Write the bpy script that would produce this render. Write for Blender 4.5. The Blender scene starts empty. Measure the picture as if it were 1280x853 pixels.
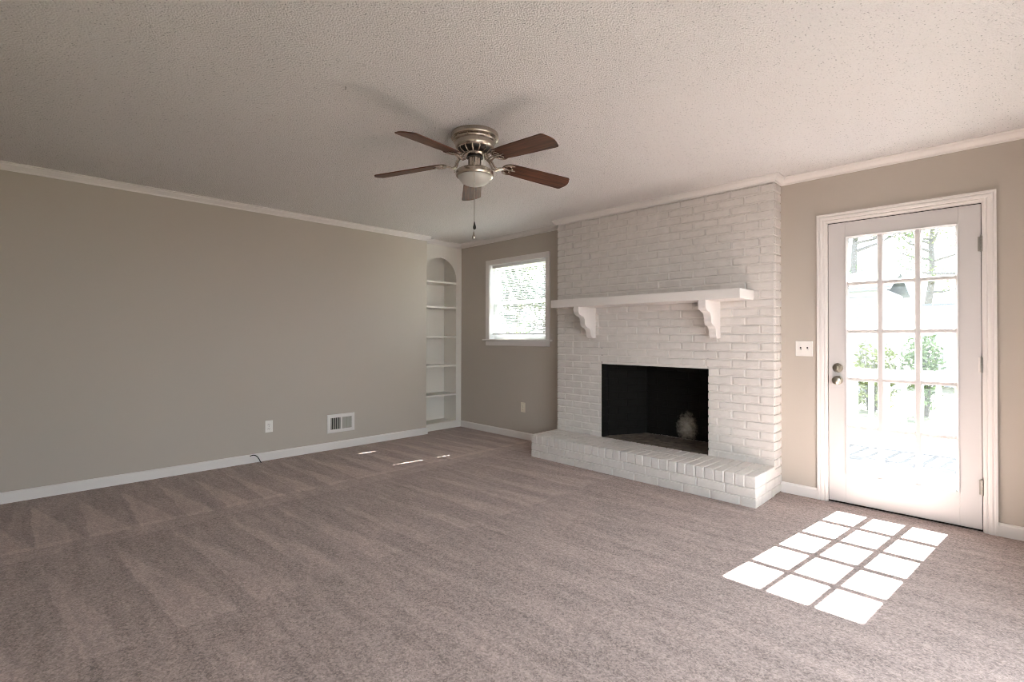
import bpy, math, random
from mathutils import Vector, Matrix
random.seed(7)
C = bpy.context.scene
COL = C.collection

# ------------------------------------------------------------------ camera
yaw, pit, rol = math.radians(45.0152), math.radians(0.51218), math.radians(-0.1415)
CAM_H = 1.1966
s_, c_ = math.sin(yaw), math.cos(yaw)
fwd = Vector((-s_, c_, 0)); rgt = Vector((c_, s_, 0)); up = Vector((0, 0, 1))
F = fwd * math.cos(pit) + up * math.sin(pit)
U = -fwd * math.sin(pit) + up * math.cos(pit)
R2 = rgt * math.cos(rol) - U * math.sin(rol)
U2 = rgt * math.sin(rol) + U * math.cos(rol)
cd = bpy.data.cameras.new('camera'); cam = bpy.data.objects.new('camera', cd); COL.objects.link(cam)
m = Matrix.Identity(4)
for i in range(3):
    m[i][0] = R2[i]; m[i][1] = U2[i]; m[i][2] = -F[i]
m[2][3] = CAM_H
cam.matrix_world = m
cd.sensor_fit = 'HORIZONTAL'; cd.sensor_width = 36
cd.lens = 618.417 * 36 / 1280
cd.shift_y = -(426.5 - 416.314) / 1280
cd.clip_start = 0.02; cd.clip_end = 300
C.camera = cam

# ------------------------------------------------------------------ light
SUN = 155.0
SKY = 6.3
C.view_settings.view_transform = 'Standard'; C.view_settings.look = 'None'
C.view_settings.gamma = 1.0; C.view_settings.use_curve_mapping = False
C.view_settings.exposure = 0.62
w = bpy.data.worlds.new('sky'); C.world = w; w.use_nodes = True
bg = w.node_tree.nodes['Background']; bg.inputs['Color'].default_value = (0.86, 0.93, 1.0, 1); bg.inputs['Strength'].default_value = SKY
sl = bpy.data.lights.new('sun', 'SUN'); sun = bpy.data.objects.new('sun', sl); COL.objects.link(sun)
sl.energy = SUN; sl.angle = math.radians(0.53); sl.color = (1.0, 0.965, 0.93)
sd = Vector((-0.107, -0.915, -1.0)).normalized()
sun.rotation_euler = sd.to_track_quat('-Z', 'Y').to_euler(); sun.location = (0, 12, 14)
C.cycles.use_denoising = True
try: C.cycles.denoiser = 'OPENIMAGEDENOISE'
except Exception: pass
C.cycles.filter_width = 1.0
C.cycles.max_bounces = 14; C.cycles.diffuse_bounces = 8; C.cycles.transparent_max_bounces = 24
C.cycles.sample_clamp_indirect = 12
C.cycles.caustics_reflective = False; C.cycles.caustics_refractive = False

# ------------------------------------------------------------------ materials
def mat(name, col, rough=0.6, metal=0.0, bump=None, var=None, spec=None):
    M = bpy.data.materials.new(name); M.use_nodes = True
    N = M.node_tree.nodes; L = M.node_tree.links; b = N['Principled BSDF']
    b.inputs['Base Color'].default_value = (*col, 1); b.inputs['Roughness'].default_value = rough
    b.inputs['Metallic'].default_value = metal
    if spec is not None: b.inputs['Specular IOR Level'].default_value = spec
    tc = N.new('ShaderNodeTexCoord')
    if var:
        sc, amt = var
        n = N.new('ShaderNodeTexNoise'); n.inputs['Scale'].default_value = sc; n.inputs['Detail'].default_value = 4
        L.new(tc.outputs['Object'], n.inputs['Vector'])
        r = N.new('ShaderNodeMapRange'); r.inputs['To Min'].default_value = 1 - amt; r.inputs['To Max'].default_value = 1 + amt
        r.inputs['From Min'].default_value = .3; r.inputs['From Max'].default_value = .7
        L.new(n.outputs['Fac'], r.inputs['Value'])
        v = N.new('ShaderNodeVectorMath'); v.operation = 'SCALE'; v.inputs[0].default_value = col
        L.new(r.outputs['Result'], v.inputs['Scale']); L.new(v.outputs['Vector'], b.inputs['Base Color'])
    if bump:
        sc, st, di = bump
        n = N.new('ShaderNodeTexNoise'); n.inputs['Scale'].default_value = sc; n.inputs['Detail'].default_value = 3
        L.new(tc.outputs['Object'], n.inputs['Vector'])
        bp = N.new('ShaderNodeBump'); bp.inputs['Strength'].default_value = st; bp.inputs['Distance'].default_value = di
        L.new(n.outputs['Fac'], bp.inputs['Height']); L.new(bp.outputs['Normal'], b.inputs['Normal'])
    return M

M_wall = mat('greige_paint', (0.475, 0.43, 0.38), .75, bump=(350, .08, .002), spec=.25)
M_trim = mat('white_trim_paint', (0.74, 0.71, 0.69), .4, spec=.35)
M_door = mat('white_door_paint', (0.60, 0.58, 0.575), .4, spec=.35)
M_shelfp = mat('white_shelf_paint', (0.74, 0.71, 0.66), .5, spec=.3)
M_brick = mat('painted_brick', (0.645, 0.615, 0.59), .5, bump=(60, .6, .005), var=(14, .05), spec=.35)
M_mortar = mat('painted_mortar', (0.71, 0.68, 0.65), .6, bump=(110, .3, .002), spec=.3)
M_plate = mat('white_plastic', (0.78, 0.76, 0.73), .35)
M_ivory = mat('almond_plastic', (0.70, 0.64, 0.53), .35)
M_dark = mat('dark_slot', (0.02, 0.018, 0.016), .6)
M_louver = mat('grey_louver', (0.40, 0.38, 0.34), .5)
M_cable = mat('black_cable', (0.012, 0.012, 0.012), .45)
M_nickel = mat('brushed_nickel', (0.50, 0.44, 0.38), .26, 1.0)
M_darkmetal = mat('dark_metal', (0.03, 0.025, 0.022), .4, .6)
M_brass = mat('satin_nickel_knob', (0.46, 0.42, 0.35), .28, 1.0)
M_hinge = mat('hinge_metal', (0.36, 0.34, 0.31), .4, 1.0)
M_vinyl = mat('white_vinyl', (0.84, 0.85, 0.85), .35)
M_deck = mat('deck_boards', (0.07, 0.07, 0.075), .8, var=(3, .12), spec=.1)
M_rail = mat('white_railing', (0.82, 0.82, 0.80), .5)
M_siding = mat('pale_siding', (0.24, 0.25, 0.27), .6)
M_roof = mat('grey_shingle', (0.13, 0.15, 0.18), .9, var=(8, .2))
M_bark = mat('tree_bark', (0.07, 0.065, 0.06), .9, var=(12, .3))
M_leafa = mat('green_leaves', (0.05, 0.08, 0.025), .6, var=(4, .4))
M_leafb = mat('yellow_green_leaves', (0.09, 0.11, 0.03), .6, var=(4, .4))
M_leafc = mat('grey_green_leaves', (0.035, 0.05, 0.032), .6, var=(4, .4))

def slat_mat():
    M = bpy.data.materials.new('blind_slat_vinyl'); M.use_nodes = True
    N = M.node_tree.nodes; L = M.node_tree.links; b = N['Principled BSDF']
    b.inputs['Base Color'].default_value = (.80, .81, .80, 1); b.inputs['Roughness'].default_value = .4
    t = N.new('ShaderNodeBsdfTranslucent'); t.inputs['Color'].default_value = (.75, .78, .78, 1)
    mx = N.new('ShaderNodeMixShader'); mx.inputs[0].default_value = .12
    L.new(b.outputs[0], mx.inputs[1]); L.new(t.outputs[0], mx.inputs[2]); L.new(mx.outputs[0], N['Material Output'].inputs[0])
    return M
M_slat = slat_mat()

def glass_mat(name, tint, veil=.003):
    M = bpy.data.materials.new(name); M.use_nodes = True
    N = M.node_tree.nodes; L = M.node_tree.links; N.remove(N['Principled BSDF'])
    t = N.new('ShaderNodeBsdfTransparent'); t.inputs['Color'].default_value = tint
    g = N.new('ShaderNodeBsdfGlossy'); g.inputs['Roughness'].default_value = .02
    lw = N.new('ShaderNodeLayerWeight'); lw.inputs['Blend'].default_value = .5
    pw = N.new('ShaderNodeMath'); pw.operation = 'POWER'; pw.inputs[1].default_value = 5; L.new(lw.outputs['Facing'], pw.inputs[0])
    f = N.new('ShaderNodeMath'); f.operation = 'MULTIPLY_ADD'; f.inputs[1].default_value = .9; f.inputs[2].default_value = .035; L.new(pw.outputs[0], f.inputs[0])
    mx = N.new('ShaderNodeMixShader')
    du = N.new('ShaderNodeBsdfTranslucent'); du.inputs['Color'].default_value = (.80, .90, 1.0, 1)   # translucent veil put in to imitate glare haze over the view outside
    dm = N.new('ShaderNodeMixShader'); dm.inputs[0].default_value = veil
    L.new(t.outputs[0], dm.inputs[1]); L.new(du.outputs[0], dm.inputs[2])
    L.new(f.outputs[0], mx.inputs[0]); L.new(dm.outputs[0], mx.inputs[1]); L.new(g.outputs[0], mx.inputs[2])
    L.new(mx.outputs[0], N['Material Output'].inputs[0]); return M
M_glass = glass_mat('clear_glass', (.93, .95, .95, 1))

def frost_mat():
    M = bpy.data.materials.new('frosted_glass'); M.use_nodes = True
    N = M.node_tree.nodes; L = M.node_tree.links; b = N['Principled BSDF']
    b.inputs['Base Color'].default_value = (.74, .73, .68, 1); b.inputs['Roughness'].default_value = .3
    t = N.new('ShaderNodeBsdfTranslucent'); t.inputs['Color'].default_value = (.8, .8, .76, 1)
    mx = N.new('ShaderNodeMixShader'); mx.inputs[0].default_value = .35
    L.new(b.outputs[0], mx.inputs[1]); L.new(t.outputs[0], mx.inputs[2]); L.new(mx.outputs[0], N['Material Output'].inputs[0])
    return M
M_frost = frost_mat()

def popcorn_mat():
    M = bpy.data.materials.new('popcorn_ceiling'); M.use_nodes = True
    N = M.node_tree.nodes; L = M.node_tree.links; b = N['Principled BSDF']
    b.inputs['Roughness'].default_value = .9; b.inputs['Specular IOR Level'].default_value = .1
    tc = N.new('ShaderNodeTexCoord')
    n = N.new('ShaderNodeTexNoise'); n.inputs['Scale'].default_value = 120; n.inputs['Detail'].default_value = 4; n.inputs['Roughness'].default_value = .7
    v = N.new('ShaderNodeTexVoronoi'); v.inputs['Scale'].default_value = 130
    L.new(tc.outputs['Object'], n.inputs['Vector']); L.new(tc.outputs['Object'], v.inputs['Vector'])
    a = N.new('ShaderNodeMath'); a.operation = 'SUBTRACT'; L.new(n.outputs['Fac'], a.inputs[0]); 
    k = N.new('ShaderNodeMath'); k.operation = 'MULTIPLY'; k.inputs[1].default_value = .5; L.new(v.outputs['Distance'], k.inputs[0]); L.new(k.outputs[0], a.inputs[1])
    bp = N.new('ShaderNodeBump'); bp.inputs['Strength'].default_value = 1.0; bp.inputs['Distance'].default_value = .014
    L.new(a.outputs[0], bp.inputs['Height']); L.new(bp.outputs['Normal'], b.inputs['Normal'])
    # sparse pits between the granules, their shade painted into the colour
    r = N.new('ShaderNodeMapRange'); r.inputs['From Min'].default_value = .28; r.inputs['From Max'].default_value = .42
    r.inputs['To Min'].default_value = .62; r.inputs['To Max'].default_value = 1.0; L.new(n.outputs['Fac'], r.inputs['Value'])
    v2 = N.new('ShaderNodeTexVoronoi'); v2.inputs['Scale'].default_value = 90; L.new(tc.outputs['Object'], v2.inputs['Vector'])
    sc2 = N.new('ShaderNodeSeparateColor'); L.new(v2.outputs['Color'], sc2.inputs[0])
    gt = N.new('ShaderNodeMath'); gt.operation = 'GREATER_THAN'; gt.inputs[1].default_value = .80; L.new(sc2.outputs[0], gt.inputs[0])
    lt = N.new('ShaderNodeMath'); lt.operation = 'LESS_THAN'; lt.inputs[1].default_value = .26; L.new(v2.outputs['Distance'], lt.inputs[0])
    pk = N.new('ShaderNodeMath'); pk.operation = 'MULTIPLY'; L.new(gt.outputs[0], pk.inputs[0]); L.new(lt.outputs[0], pk.inputs[1])
    dk = N.new('ShaderNodeMath'); dk.operation = 'MULTIPLY_ADD'; dk.inputs[1].default_value = -.45; dk.inputs[2].default_value = 1.0; L.new(pk.outputs[0], dk.inputs[0])
    rr = N.new('ShaderNodeMath'); rr.operation = 'MULTIPLY'; L.new(r.outputs[0], rr.inputs[0]); L.new(dk.outputs[0], rr.inputs[1])
    s = N.new('ShaderNodeVectorMath'); s.operation = 'SCALE'; s.inputs[0].default_value = (.89, .865, .85)
    L.new(rr.outputs[0], s.inputs['Scale']); L.new(s.outputs[0], b.inputs['Base Color'])
    return M
M_ceil = popcorn_mat()

def carpet_mat():
    M = bpy.data.materials.new('cut_pile_carpet'); M.use_nodes = True
    N = M.node_tree.nodes; L = M.node_tree.links; b = N['Principled BSDF']
    b.inputs['Roughness'].default_value = 1; b.inputs['Specular IOR Level'].default_value = .05
    b.inputs['Sheen Weight'].default_value = .15
    tc = N.new('ShaderNodeTexCoord')
    def node(t, **k):
        n = N.new(t)
        for a, x in k.items(): setattr(n, a, x)
        return n
    def mth(op, a, bb=None, c=None, clamp=False):
        n = node('ShaderNodeMath', operation=op, use_clamp=clamp)
        for i, x in enumerate((a, bb, c)):
            if x is None: continue
            if isinstance(x, (int, float)): n.inputs[i].default_value = x
            else: L.new(x, n.inputs[i])
        return n.outputs[0]
    def noise(sc, det=2, rough=.5, vec=None, out='Fac'):
        n = node('ShaderNodeTexNoise'); n.inputs['Scale'].default_value = sc; n.inputs['Detail'].default_value = det; n.inputs['Roughness'].default_value = rough
        L.new(vec or tc.outputs['Object'], n.inputs['Vector']); return n.outputs[out]
    # slightly wobbled floor coordinates
    wob = noise(5, 3, .6, out='Color')
    wv = node('ShaderNodeVectorMath', operation='SUBTRACT'); L.new(wob, wv.inputs[0]); wv.inputs[1].default_value = (.5, .5, .5)
    wsc = node('ShaderNodeVectorMath', operation='SCALE'); L.new(wv.outputs[0], wsc.inputs[0]); wsc.inputs['Scale'].default_value = .05
    wa = node('ShaderNodeVectorMath', operation='ADD'); L.new(tc.outputs['Object'], wa.inputs[0]); L.new(wsc.outputs[0], wa.inputs[1])
    sp = node('ShaderNodeSeparateXYZ'); L.new(wa.outputs[0], sp.inputs[0]); X, Y = sp.outputs[0], sp.outputs[1]
    # vacuum strokes: rows of wedges, apex at x0, widest at x1
    def row(x0, x1, per, ph, fill, seed, skew=0.0):
        t = mth('DIVIDE', mth('SUBTRACT', X, x0), x1 - x0)                       # 0..1 along the stroke
        inb = mth('MULTIPLY', mth('GREATER_THAN', t, 0.0), mth('LESS_THAN', t, 1.0))
        yy = mth('DIVIDE', mth('ADD', mth('ADD', Y, ph), mth('MULTIPLY', t, skew)), per)
        cell = mth('FLOOR', yy)
        jit = mth('FRACT', mth('MULTIPLY', mth('SINE', mth('MULTIPLY_ADD', cell, 12.9898, seed)), 43758.5))
        fr = mth('FRACT', yy)
        lim = mth('MULTIPLY', t, mth('MULTIPLY_ADD', jit, .5, fill))
        d = mth('SUBTRACT', lim, fr)
        soft = mth('MULTIPLY_ADD', d, 14.0, .5, clamp=True)
        return mth('MULTIPLY', soft, inb)
    rows = [row(-4.86, -3.86, .245, .17, .55, 1.3), row(-3.66, -2.40, .300, .22, .30, 4.1, -.10), row(-2.45, -1.25, .31, .1, .25, 7.7, -.14),
            row(-1.3, .3, .33, .05, .2, 9.7, -.18)]
    acc = rows[0]
    for k, wt in zip(rows[1:], (.7, .3, .22)): acc = mth('ADD', acc, mth('MULTIPLY', k, wt))
    band = mth('MULTIPLY', mth('MULTIPLY', mth('GREATER_THAN', X, -3.92), mth('LESS_THAN', X, -3.70)), mth('MULTIPLY', noise(2.6, 2), 1.1))
    acc = mth('ADD', acc, band)
    # long streaks running across the room
    mp = node('ShaderNodeMapping'); mp.inputs['Scale'].default_value = (.9, 7.0, 1); mp.inputs['Rotation'].default_value = (0, 0, math.radians(-14))
    L.new(wa.outputs[0], mp.inputs['Vector'])
    st = noise(2.2, 4, .6, mp.outputs[0]); st = mth('MULTIPLY', mth('SUBTRACT', st, .5), 1.3)
    mott = mth('MULTIPLY', mth('SUBTRACT', noise(3.0, 5, .65), .5), 1.1)
    tuft = noise(150, 4, .8); tuft2 = noise(130, 3, .6)
    def grain(sc):
        v = node('ShaderNodeTexVoronoi'); v.inputs['Scale'].default_value = sc; L.new(tc.outputs['Object'], v.inputs['Vector'])
        q = node('ShaderNodeSeparateColor'); L.new(v.outputs['Color'], q.inputs[0]); return q.outputs[0], v.outputs['Distance']
    g1, d1 = grain(170); g2, d2 = grain(85)
    fine = mth('ADD', mth('SUBTRACT', g1, .5), mth('MULTIPLY', mth('SUBTRACT', g2, .5), .55))
    shade = mth('MULTIPLY_ADD', acc, .24, .90)
    shade = mth('ADD', shade, mth('MULTIPLY', st, .55)); shade = mth('ADD', shade, mth('MULTIPLY', mott, .18))
    shade = mth('ADD', shade, mth('MULTIPLY', fine, .50))
    scl = node('ShaderNodeVectorMath', operation='SCALE'); scl.inputs[0].default_value = (.385, .300, .275); L.new(shade, scl.inputs['Scale'])
    L.new(scl.outputs[0], b.inputs['Base Color'])
    hgt = mth('ADD', mth('ADD', g1, mth('MULTIPLY', tuft2, .8)), mth('MULTIPLY', st, .9))
    bp = node('ShaderNodeBump'); bp.inputs['Strength'].default_value = .6; bp.inputs['Distance'].default_value = .004
    L.new(hgt, bp.inputs['Height']); L.new(bp.outputs['Normal'], b.inputs['Normal'])
    return M
M_carpet = carpet_mat()

def wood_mat():
    M = bpy.data.materials.new('walnut_blade'); M.use_nodes = True
    N = M.node_tree.nodes; L = M.node_tree.links; b = N['Principled BSDF']; b.inputs['Roughness'].default_value = .5; b.inputs['Specular IOR Level'].default_value = .3
    tc = N.new('ShaderNodeTexCoord'); mp = N.new('ShaderNodeMapping'); mp.inputs['Scale'].default_value = (1.5, 26, 1)
    n = N.new('ShaderNodeTexNoise'); n.inputs['Scale'].default_value = 2.5; n.inputs['Detail'].default_value = 6; n.inputs['Distortion'].default_value = .6
    r = N.new('ShaderNodeValToRGB'); e = r.color_ramp.elements
    e[0].position = .32; e[0].color = (.035, .014, .008, 1); e[1].position = .7; e[1].color = (.15, .055, .028, 1)
    L.new(tc.outputs['Object'], mp.inputs[0]); L.new(mp.outputs[0], n.inputs['Vector']); L.new(n.outputs['Fac'], r.inputs[0]); L.new(r.outputs[0], b.inputs['Base Color'])
    return M
M_wood = wood_mat()

def soot_mat(name, base, ash, floor=False):
    """fire brick blackened by soot, with the pale scorched patch low on the right of the back wall"""
    M = bpy.data.materials.new(name); M.use_nodes = True
    N = M.node_tree.nodes; L = M.node_tree.links; b = N['Principled BSDF']; b.inputs['Roughness'].default_value = .85; b.inputs['Specular IOR Level'].default_value = .15
    tc = N.new('ShaderNodeTexCoord')
    n = N.new('ShaderNodeTexNoise'); n.inputs['Scale'].default_value = 26; n.inputs['Detail'].default_value = 6; n.inputs['Roughness'].default_value = .7
    L.new(tc.outputs['Object'], n.inputs['Vector'])
    g = N.new('ShaderNodeVectorMath'); g.operation = 'DISTANCE'; 
    mp = N.new('ShaderNodeMapping'); mp.inputs['Scale'].default_value = (1.0, .3, .75)
    L.new(tc.outputs['Object'], mp.inputs[0]); L.new(mp.outputs[0], g.inputs[0]); g.inputs[1].default_value = ash
    r = N.new('ShaderNodeMapRange'); r.inputs['From Min'].default_value = .16; r.inputs['From Max'].default_value = .02; r.inputs['To Min'].default_value = 0; r.inputs['To Max'].default_value = 1
    L.new(g.outputs['Value'], r.inputs['Value'])
    a = N.new('ShaderNodeMath'); a.operation = 'ADD'; L.new(r.outputs[0], a.inputs[0]); L.new(n.outputs['Fac'], a.inputs[1])
    c = N.new('ShaderNodeMapRange'); c.inputs['From Min'].default_value = .82; c.inputs['From Max'].default_value = 1.5; L.new(a.outputs[0], c.inputs['Value'])
    mx = N.new('ShaderNodeMix'); mx.data_type = 'RGBA'; mx.inputs['A'].default_value = (*base, 1); mx.inputs['B'].default_value = (.42, .38, .33, 1)
    L.new(c.outputs[0], mx.inputs['Factor']); L.new(mx.outputs['Result'], b.inputs['Base Color'])
    bp = N.new('ShaderNodeBump'); bp.inputs['Distance'].default_value = .004; bp.inputs['Strength'].default_value = .6
    L.new(n.outputs['Fac'], bp.inputs['Height']); L.new(bp.outputs['Normal'], b.inputs['Normal'])
    return M
M_soot = soot_mat('sooty_firebrick', (.010, .009, .008), (-2.19 + 2.317, (4.585-3.663) * .3, .33 * .75))
M_sootfloor = mat('firebox_floor_brick', (.13, .105, .085), .9, bump=(40, .6, .006), var=(14, .45))

def lawn_mat():
    M = bpy.data.materials.new('leaf_strewn_lawn'); M.use_nodes = True
    N = M.node_tree.nodes; L = M.node_tree.links; b = N['Principled BSDF']; b.inputs['Roughness'].default_value = .95
    tc = N.new('ShaderNodeTexCoord'); n = N.new('ShaderNodeTexNoise'); n.inputs['Scale'].default_value = 5; n.inputs['Detail'].default_value = 6
    r = N.new('ShaderNodeValToRGB'); e = r.color_ramp.elements
    e[0].position = .35; e[0].color = (.035, .045, .02, 1); e[1].position = .62; e[1].color = (.15, .14, .10, 1)
    L.new(tc.outputs['Object'], n.inputs['Vector']); L.new(n.outputs['Fac'], r.inputs[0]); L.new(r.outputs[0], b.inputs['Base Color'])
    return M
M_lawn = lawn_mat()
M_darkground = mat('dark_ground', (.05, .045, .042), .95, var=(6, .3))  # colour kept dark to limit bounce light through the right window

# ------------------------------------------------------------------ helpers
class MB:
    def __init__(s): s.v = []; s.f = []; s.mi = []
    def add(s, vs, fs, mi=0):
        o = len(s.v); s.v += [tuple(v) for v in vs]; s.f += [tuple(o + i for i in f) for f in fs]; s.mi += [mi] * len(fs)
    def box(s, lo, hi, mi=0):
        x0, y0, z0 = lo; x1, y1, z1 = hi
        s.add([(x0,y0,z0),(x1,y0,z0),(x1,y1,z0),(x0,y1,z0),(x0,y0,z1),(x1,y0,z1),(x1,y1,z1),(x0,y1,z1)],
              [(3,2,1,0),(4,5,6,7),(0,1,5,4),(1,2,6,5),(2,3,7,6),(3,0,4,7)], mi)
    def cbox(s, lo, hi, c=.003, mi=0):
        """box with chamfered edges"""
        vs = []; idx = {}
        for i in (0, 1):
            for j in (0, 1):
                for k in (0, 1):
                    p = [(lo, hi)[b][a] for a, b in enumerate((i, j, k))]
                    sg = [c if b == 0 else -c for b in (i, j, k)]
                    for a in range(3):
                        q = [p[t] + (sg[t] if t != a else 0) for t in range(3)]
                        idx[(i, j, k, a)] = len(vs); vs.append(q)
        fs = []
        for a in range(3):
            b, d = (a + 1) % 3, (a + 2) % 3
            for e in (0, 1):
                def key(x, y):
                    t = [0, 0, 0]; t[a] = e; t[b] = x; t[d] = y; return (*t, a)
                q = [idx[key(0,0)], idx[key(1,0)], idx[key(1,1)], idx[key(0,1)]]
                fs.append(tuple(q if e else q[::-1]))
        for a in range(3):          # edges parallel to axis a
            b, d = (a + 1) % 3, (a + 2) % 3
            for x in (0, 1):
                for y in (0, 1):
                    def kk(e, w_):
                        t = [0, 0, 0]; t[a] = e; t[b] = x; t[d] = y; return idx[(*t, w_)]
                    q = [kk(0, b), kk(1, b), kk(1, d), kk(0, d)]
                    fs.append(tuple(q if (x == y) else q[::-1]))
        for i in (0, 1):
            for j in (0, 1):
                for k in (0, 1):
                    q = [idx[(i,j,k,0)], idx[(i,j,k,1)], idx[(i,j,k,2)]]
                    fs.append(tuple(q if (i + j + k) % 2 else q[::-1]))
        s.add(vs, fs, mi)
    def lathe(s, prof, n=40, center=(0,0,0), axis='Z', mi=0):
        vs = []; 
        for r, h in prof:
            for i in range(n):
                a = 2 * math.pi * i / n; x, y = r * math.cos(a), r * math.sin(a)
                if axis == 'Z': p = (x, y, h)
                elif axis == 'Y': p = (x, h, y)
                else: p = (h, x, y)
                vs.append((p[0]+center[0], p[1]+center[1], p[2]+center[2]))
        fs = []
        for j in range(len(prof) - 1):
            for i in range(n):
                a, b = j*n+i, j*n+(i+1) % n
                fs.append((a, b, b+n, a+n))
        fs.append(tuple(range(n))[::-1]); fs.append(tuple((len(prof)-1)*n+i for i in range(n)))
        s.add(vs, fs, mi)
    def tube(s, pts, r, n=8, mi=0):
        pts = [Vector(p) for p in pts]; rs = r if isinstance(r, (list, tuple)) else [r] * len(pts)
        vs = []; ref = Vector((.31, .2, .93)).normalized()
        for i, p in enumerate(pts):
            t = (pts[min(i+1, len(pts)-1)] - pts[max(i-1, 0)]).normalized()
            a = t.cross(ref); 
            if a.length < .05: a = t.cross(Vector((1, 0, 0)))
            a.normalize(); b = t.cross(a)
            for k in range(n):
                q = 2*math.pi*k/n; vs.append(p + a*math.cos(q)*rs[i] + b*math.sin(q)*rs[i])
        fs = [(j*n+i, j*n+(i+1) % n, (j+1)*n+(i+1) % n, (j+1)*n+i) for j in range(len(pts)-1) for i in range(n)]
        fs.append(tuple(range(n))[::-1]); fs.append(tuple((len(pts)-1)*n+i for i in range(n)))
        s.add(vs, fs, mi)
    def extrude(s, poly, to3, d0, d1, mi=0):
        """polygon (list of 2-tuples) extruded from d0 to d1; to3(a, b, d)"""
        n = len(poly); vs = [to3(a, b, d0) for a, b in poly] + [to3(a, b, d1) for a, b in poly]
        s.add(vs, [tuple(range(n))[::-1], tuple(range(n, 2*n))] + [(i, (i+1) % n, n+(i+1) % n, n+i) for i in range(n)], mi)
    def sweep(s, path, prof, to3, closed=False, mi=0):
        """profile (lateral, height) swept along a 2D path with mitres; lateral is to the left of the travel direction"""
        n = len(path); P = [Vector(p) for p in path]; rings = []
        for i in range(n):
            if closed or 0 < i < n-1:
                d0 = (P[i] - P[i-1]).normalized(); d1 = (P[(i+1) % n] - P[i]).normalized()
            elif i == 0: d0 = d1 = (P[1] - P[0]).normalized()
            else: d0 = d1 = (P[-1] - P[-2]).normalized()
            n0 = Vector((-d0.y, d0.x)); n1 = Vector((-d1.y, d1.x)); mm = (n0 + n1); mm = mm / max(mm.dot(n0), .2)
            rings.append([to3(P[i].x + mm.x*a, P[i].y + mm.y*a, h) for a, h in prof])
        k = len(prof); vs = [v for r in rings for v in r]; fs = []
        for i in range(n if closed else n-1):
            j = (i+1) % n
            for a in range(k):
                b = (a+1) % k; fs.append((i*k+a, i*k+b, j*k+b, j*k+a))
        if not closed: fs += [tuple(range(k))[::-1], tuple((n-1)*k+a for a in range(k))]
        s.add(vs, fs, mi)
    def build(s, name, mats, parent=None, smooth=False, loc=None):
        me = bpy.data.meshes.new(name)
        off = Vector(loc) if loc else Vector((0, 0, 0))
        me.from_pydata([tuple(Vector(v) - off) for v in s.v], [], s.f); 
        for mm in (mats if isinstance(mats, (list, tuple)) else [mats]): me.materials.append(mm)
        me.polygons.foreach_set('material_index', s.mi)
        import bmesh
        bm = bmesh.new(); bm.from_mesh(me); bmesh.ops.recalc_face_normals(bm, faces=bm.faces); bm.to_mesh(me); bm.free()
        me.update()
        o = bpy.data.objects.new(name, me); COL.objects.link(o); o.location = off
        if smooth:
            for p in me.polygons: p.use_smooth = True
            me.set_sharp_from_angle(angle=math.radians(38))
        if parent is not None:
            o.parent = parent
            o.location = off - (Vector(parent['_org']) if '_org' in parent else Vector((0,0,0)))
        return o

ORG = {}
def thing(name, label, cat, loc=(0,0,0), group=None, kind=None):
    o = bpy.data.objects.new(name, None); COL.objects.link(o); o.location = loc; o.empty_display_size = .1
    if label: o['label'] = label
    if cat: o['category'] = cat
    if group: o['group'] = group
    if kind: o['kind'] = kind
    ORG[o.name] = Vector(loc)
    return o
def part(mb, name, mats, parent, smooth=False, label=None, origin=None):
    """mesh given in world coordinates, parented so that it stays in place"""
    org = ORG.get(parent.name, Vector((0,0,0)))
    base = Vector(origin) if origin else org
    o = mb.build(name, mats, None, smooth, loc=base)
    o.parent = parent; o.location = base - org
    ORG[o.name] = base
    if label: o['label'] = label
    return o
def tag(o, label=None, cat=None, group=None, kind=None):
    for k, v in (('label', label), ('category', cat), ('group', group), ('kind', kind)):
        if v: o[k] = v
    return o
def struct(mb, name, m, label=None, smooth=False):
    return tag(mb.build(name, m, smooth=smooth), label, kind='structure')

# ------------------------------------------------------------------ room numbers
XL, XS, YB, YC, YH = -5.071, -5.190, 4.222, 4.066, 3.663
CX0, CX1 = -3.386, -1.248
XR, YN = 0.50, -0.32
H = 2.44
YE = 3.575                 # end of the left wall, where the shelf recess starts
T = .15
HZ = .222                  # hearth height
FX0, FX1, FZ0, FZ1 = -2.822, -1.762, HZ, .933     # firebox opening
DX0, DX1, DZ1 = -.930, -.112, 2.035               # door leaf
WX0, WX1, WZ0, WZ1 = -4.620, -3.680, 1.172, 2.105 # window opening

b = MB(); b.box((XS-.4, YN-T, -.12), (XR+T, YB+.02, 0)); struct(b, 'floor', M_carpet, 'taupe cut pile carpet with vacuum tracks')
b = MB(); b.box((XS-.4, YN-T, H), (XR+T, YB+T, H+.12)); struct(b, 'ceiling', M_ceil, 'white popcorn textured ceiling')
b = MB(); b.box((XL-.12, YN-T, 0), (XL, YE, H)); struct(b, 'wall_left', M_wall, 'long greige painted wall on the left')
b = MB(); b.box((XS-.42, YE-.1, 0), (XS-.30, YB+T, H)); struct(b, 'wall_shelf_side', M_wall)
b = MB()
OX0, OX1, OZ1 = DX0-.013, DX1+.013, DZ1+.014
for lo, hi in [((XS-.42, YB, 0), (WX0, YB+T, H)), ((WX0, YB, 0), (WX1, YB+T, WZ0-.03)), ((WX0, YB, WZ1), (WX1, YB+T, H)),
               ((WX1, YB, 0), (CX0+.03, YB+T, H)), ((CX0+.03, YB, FZ1+.25), (CX1-.03, YB+T, H)), ((CX1-.03, YB, 0), (OX0, YB+T, H)),
               ((OX0, YB, OZ1), (OX1, YB+T, H)), ((OX1, YB, 0), (XR+T, YB+T, H))]: b.box(lo, hi)
struct(b, 'wall_back', M_wall, 'greige painted wall holding the window, the fireplace and the glazed door')
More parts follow.
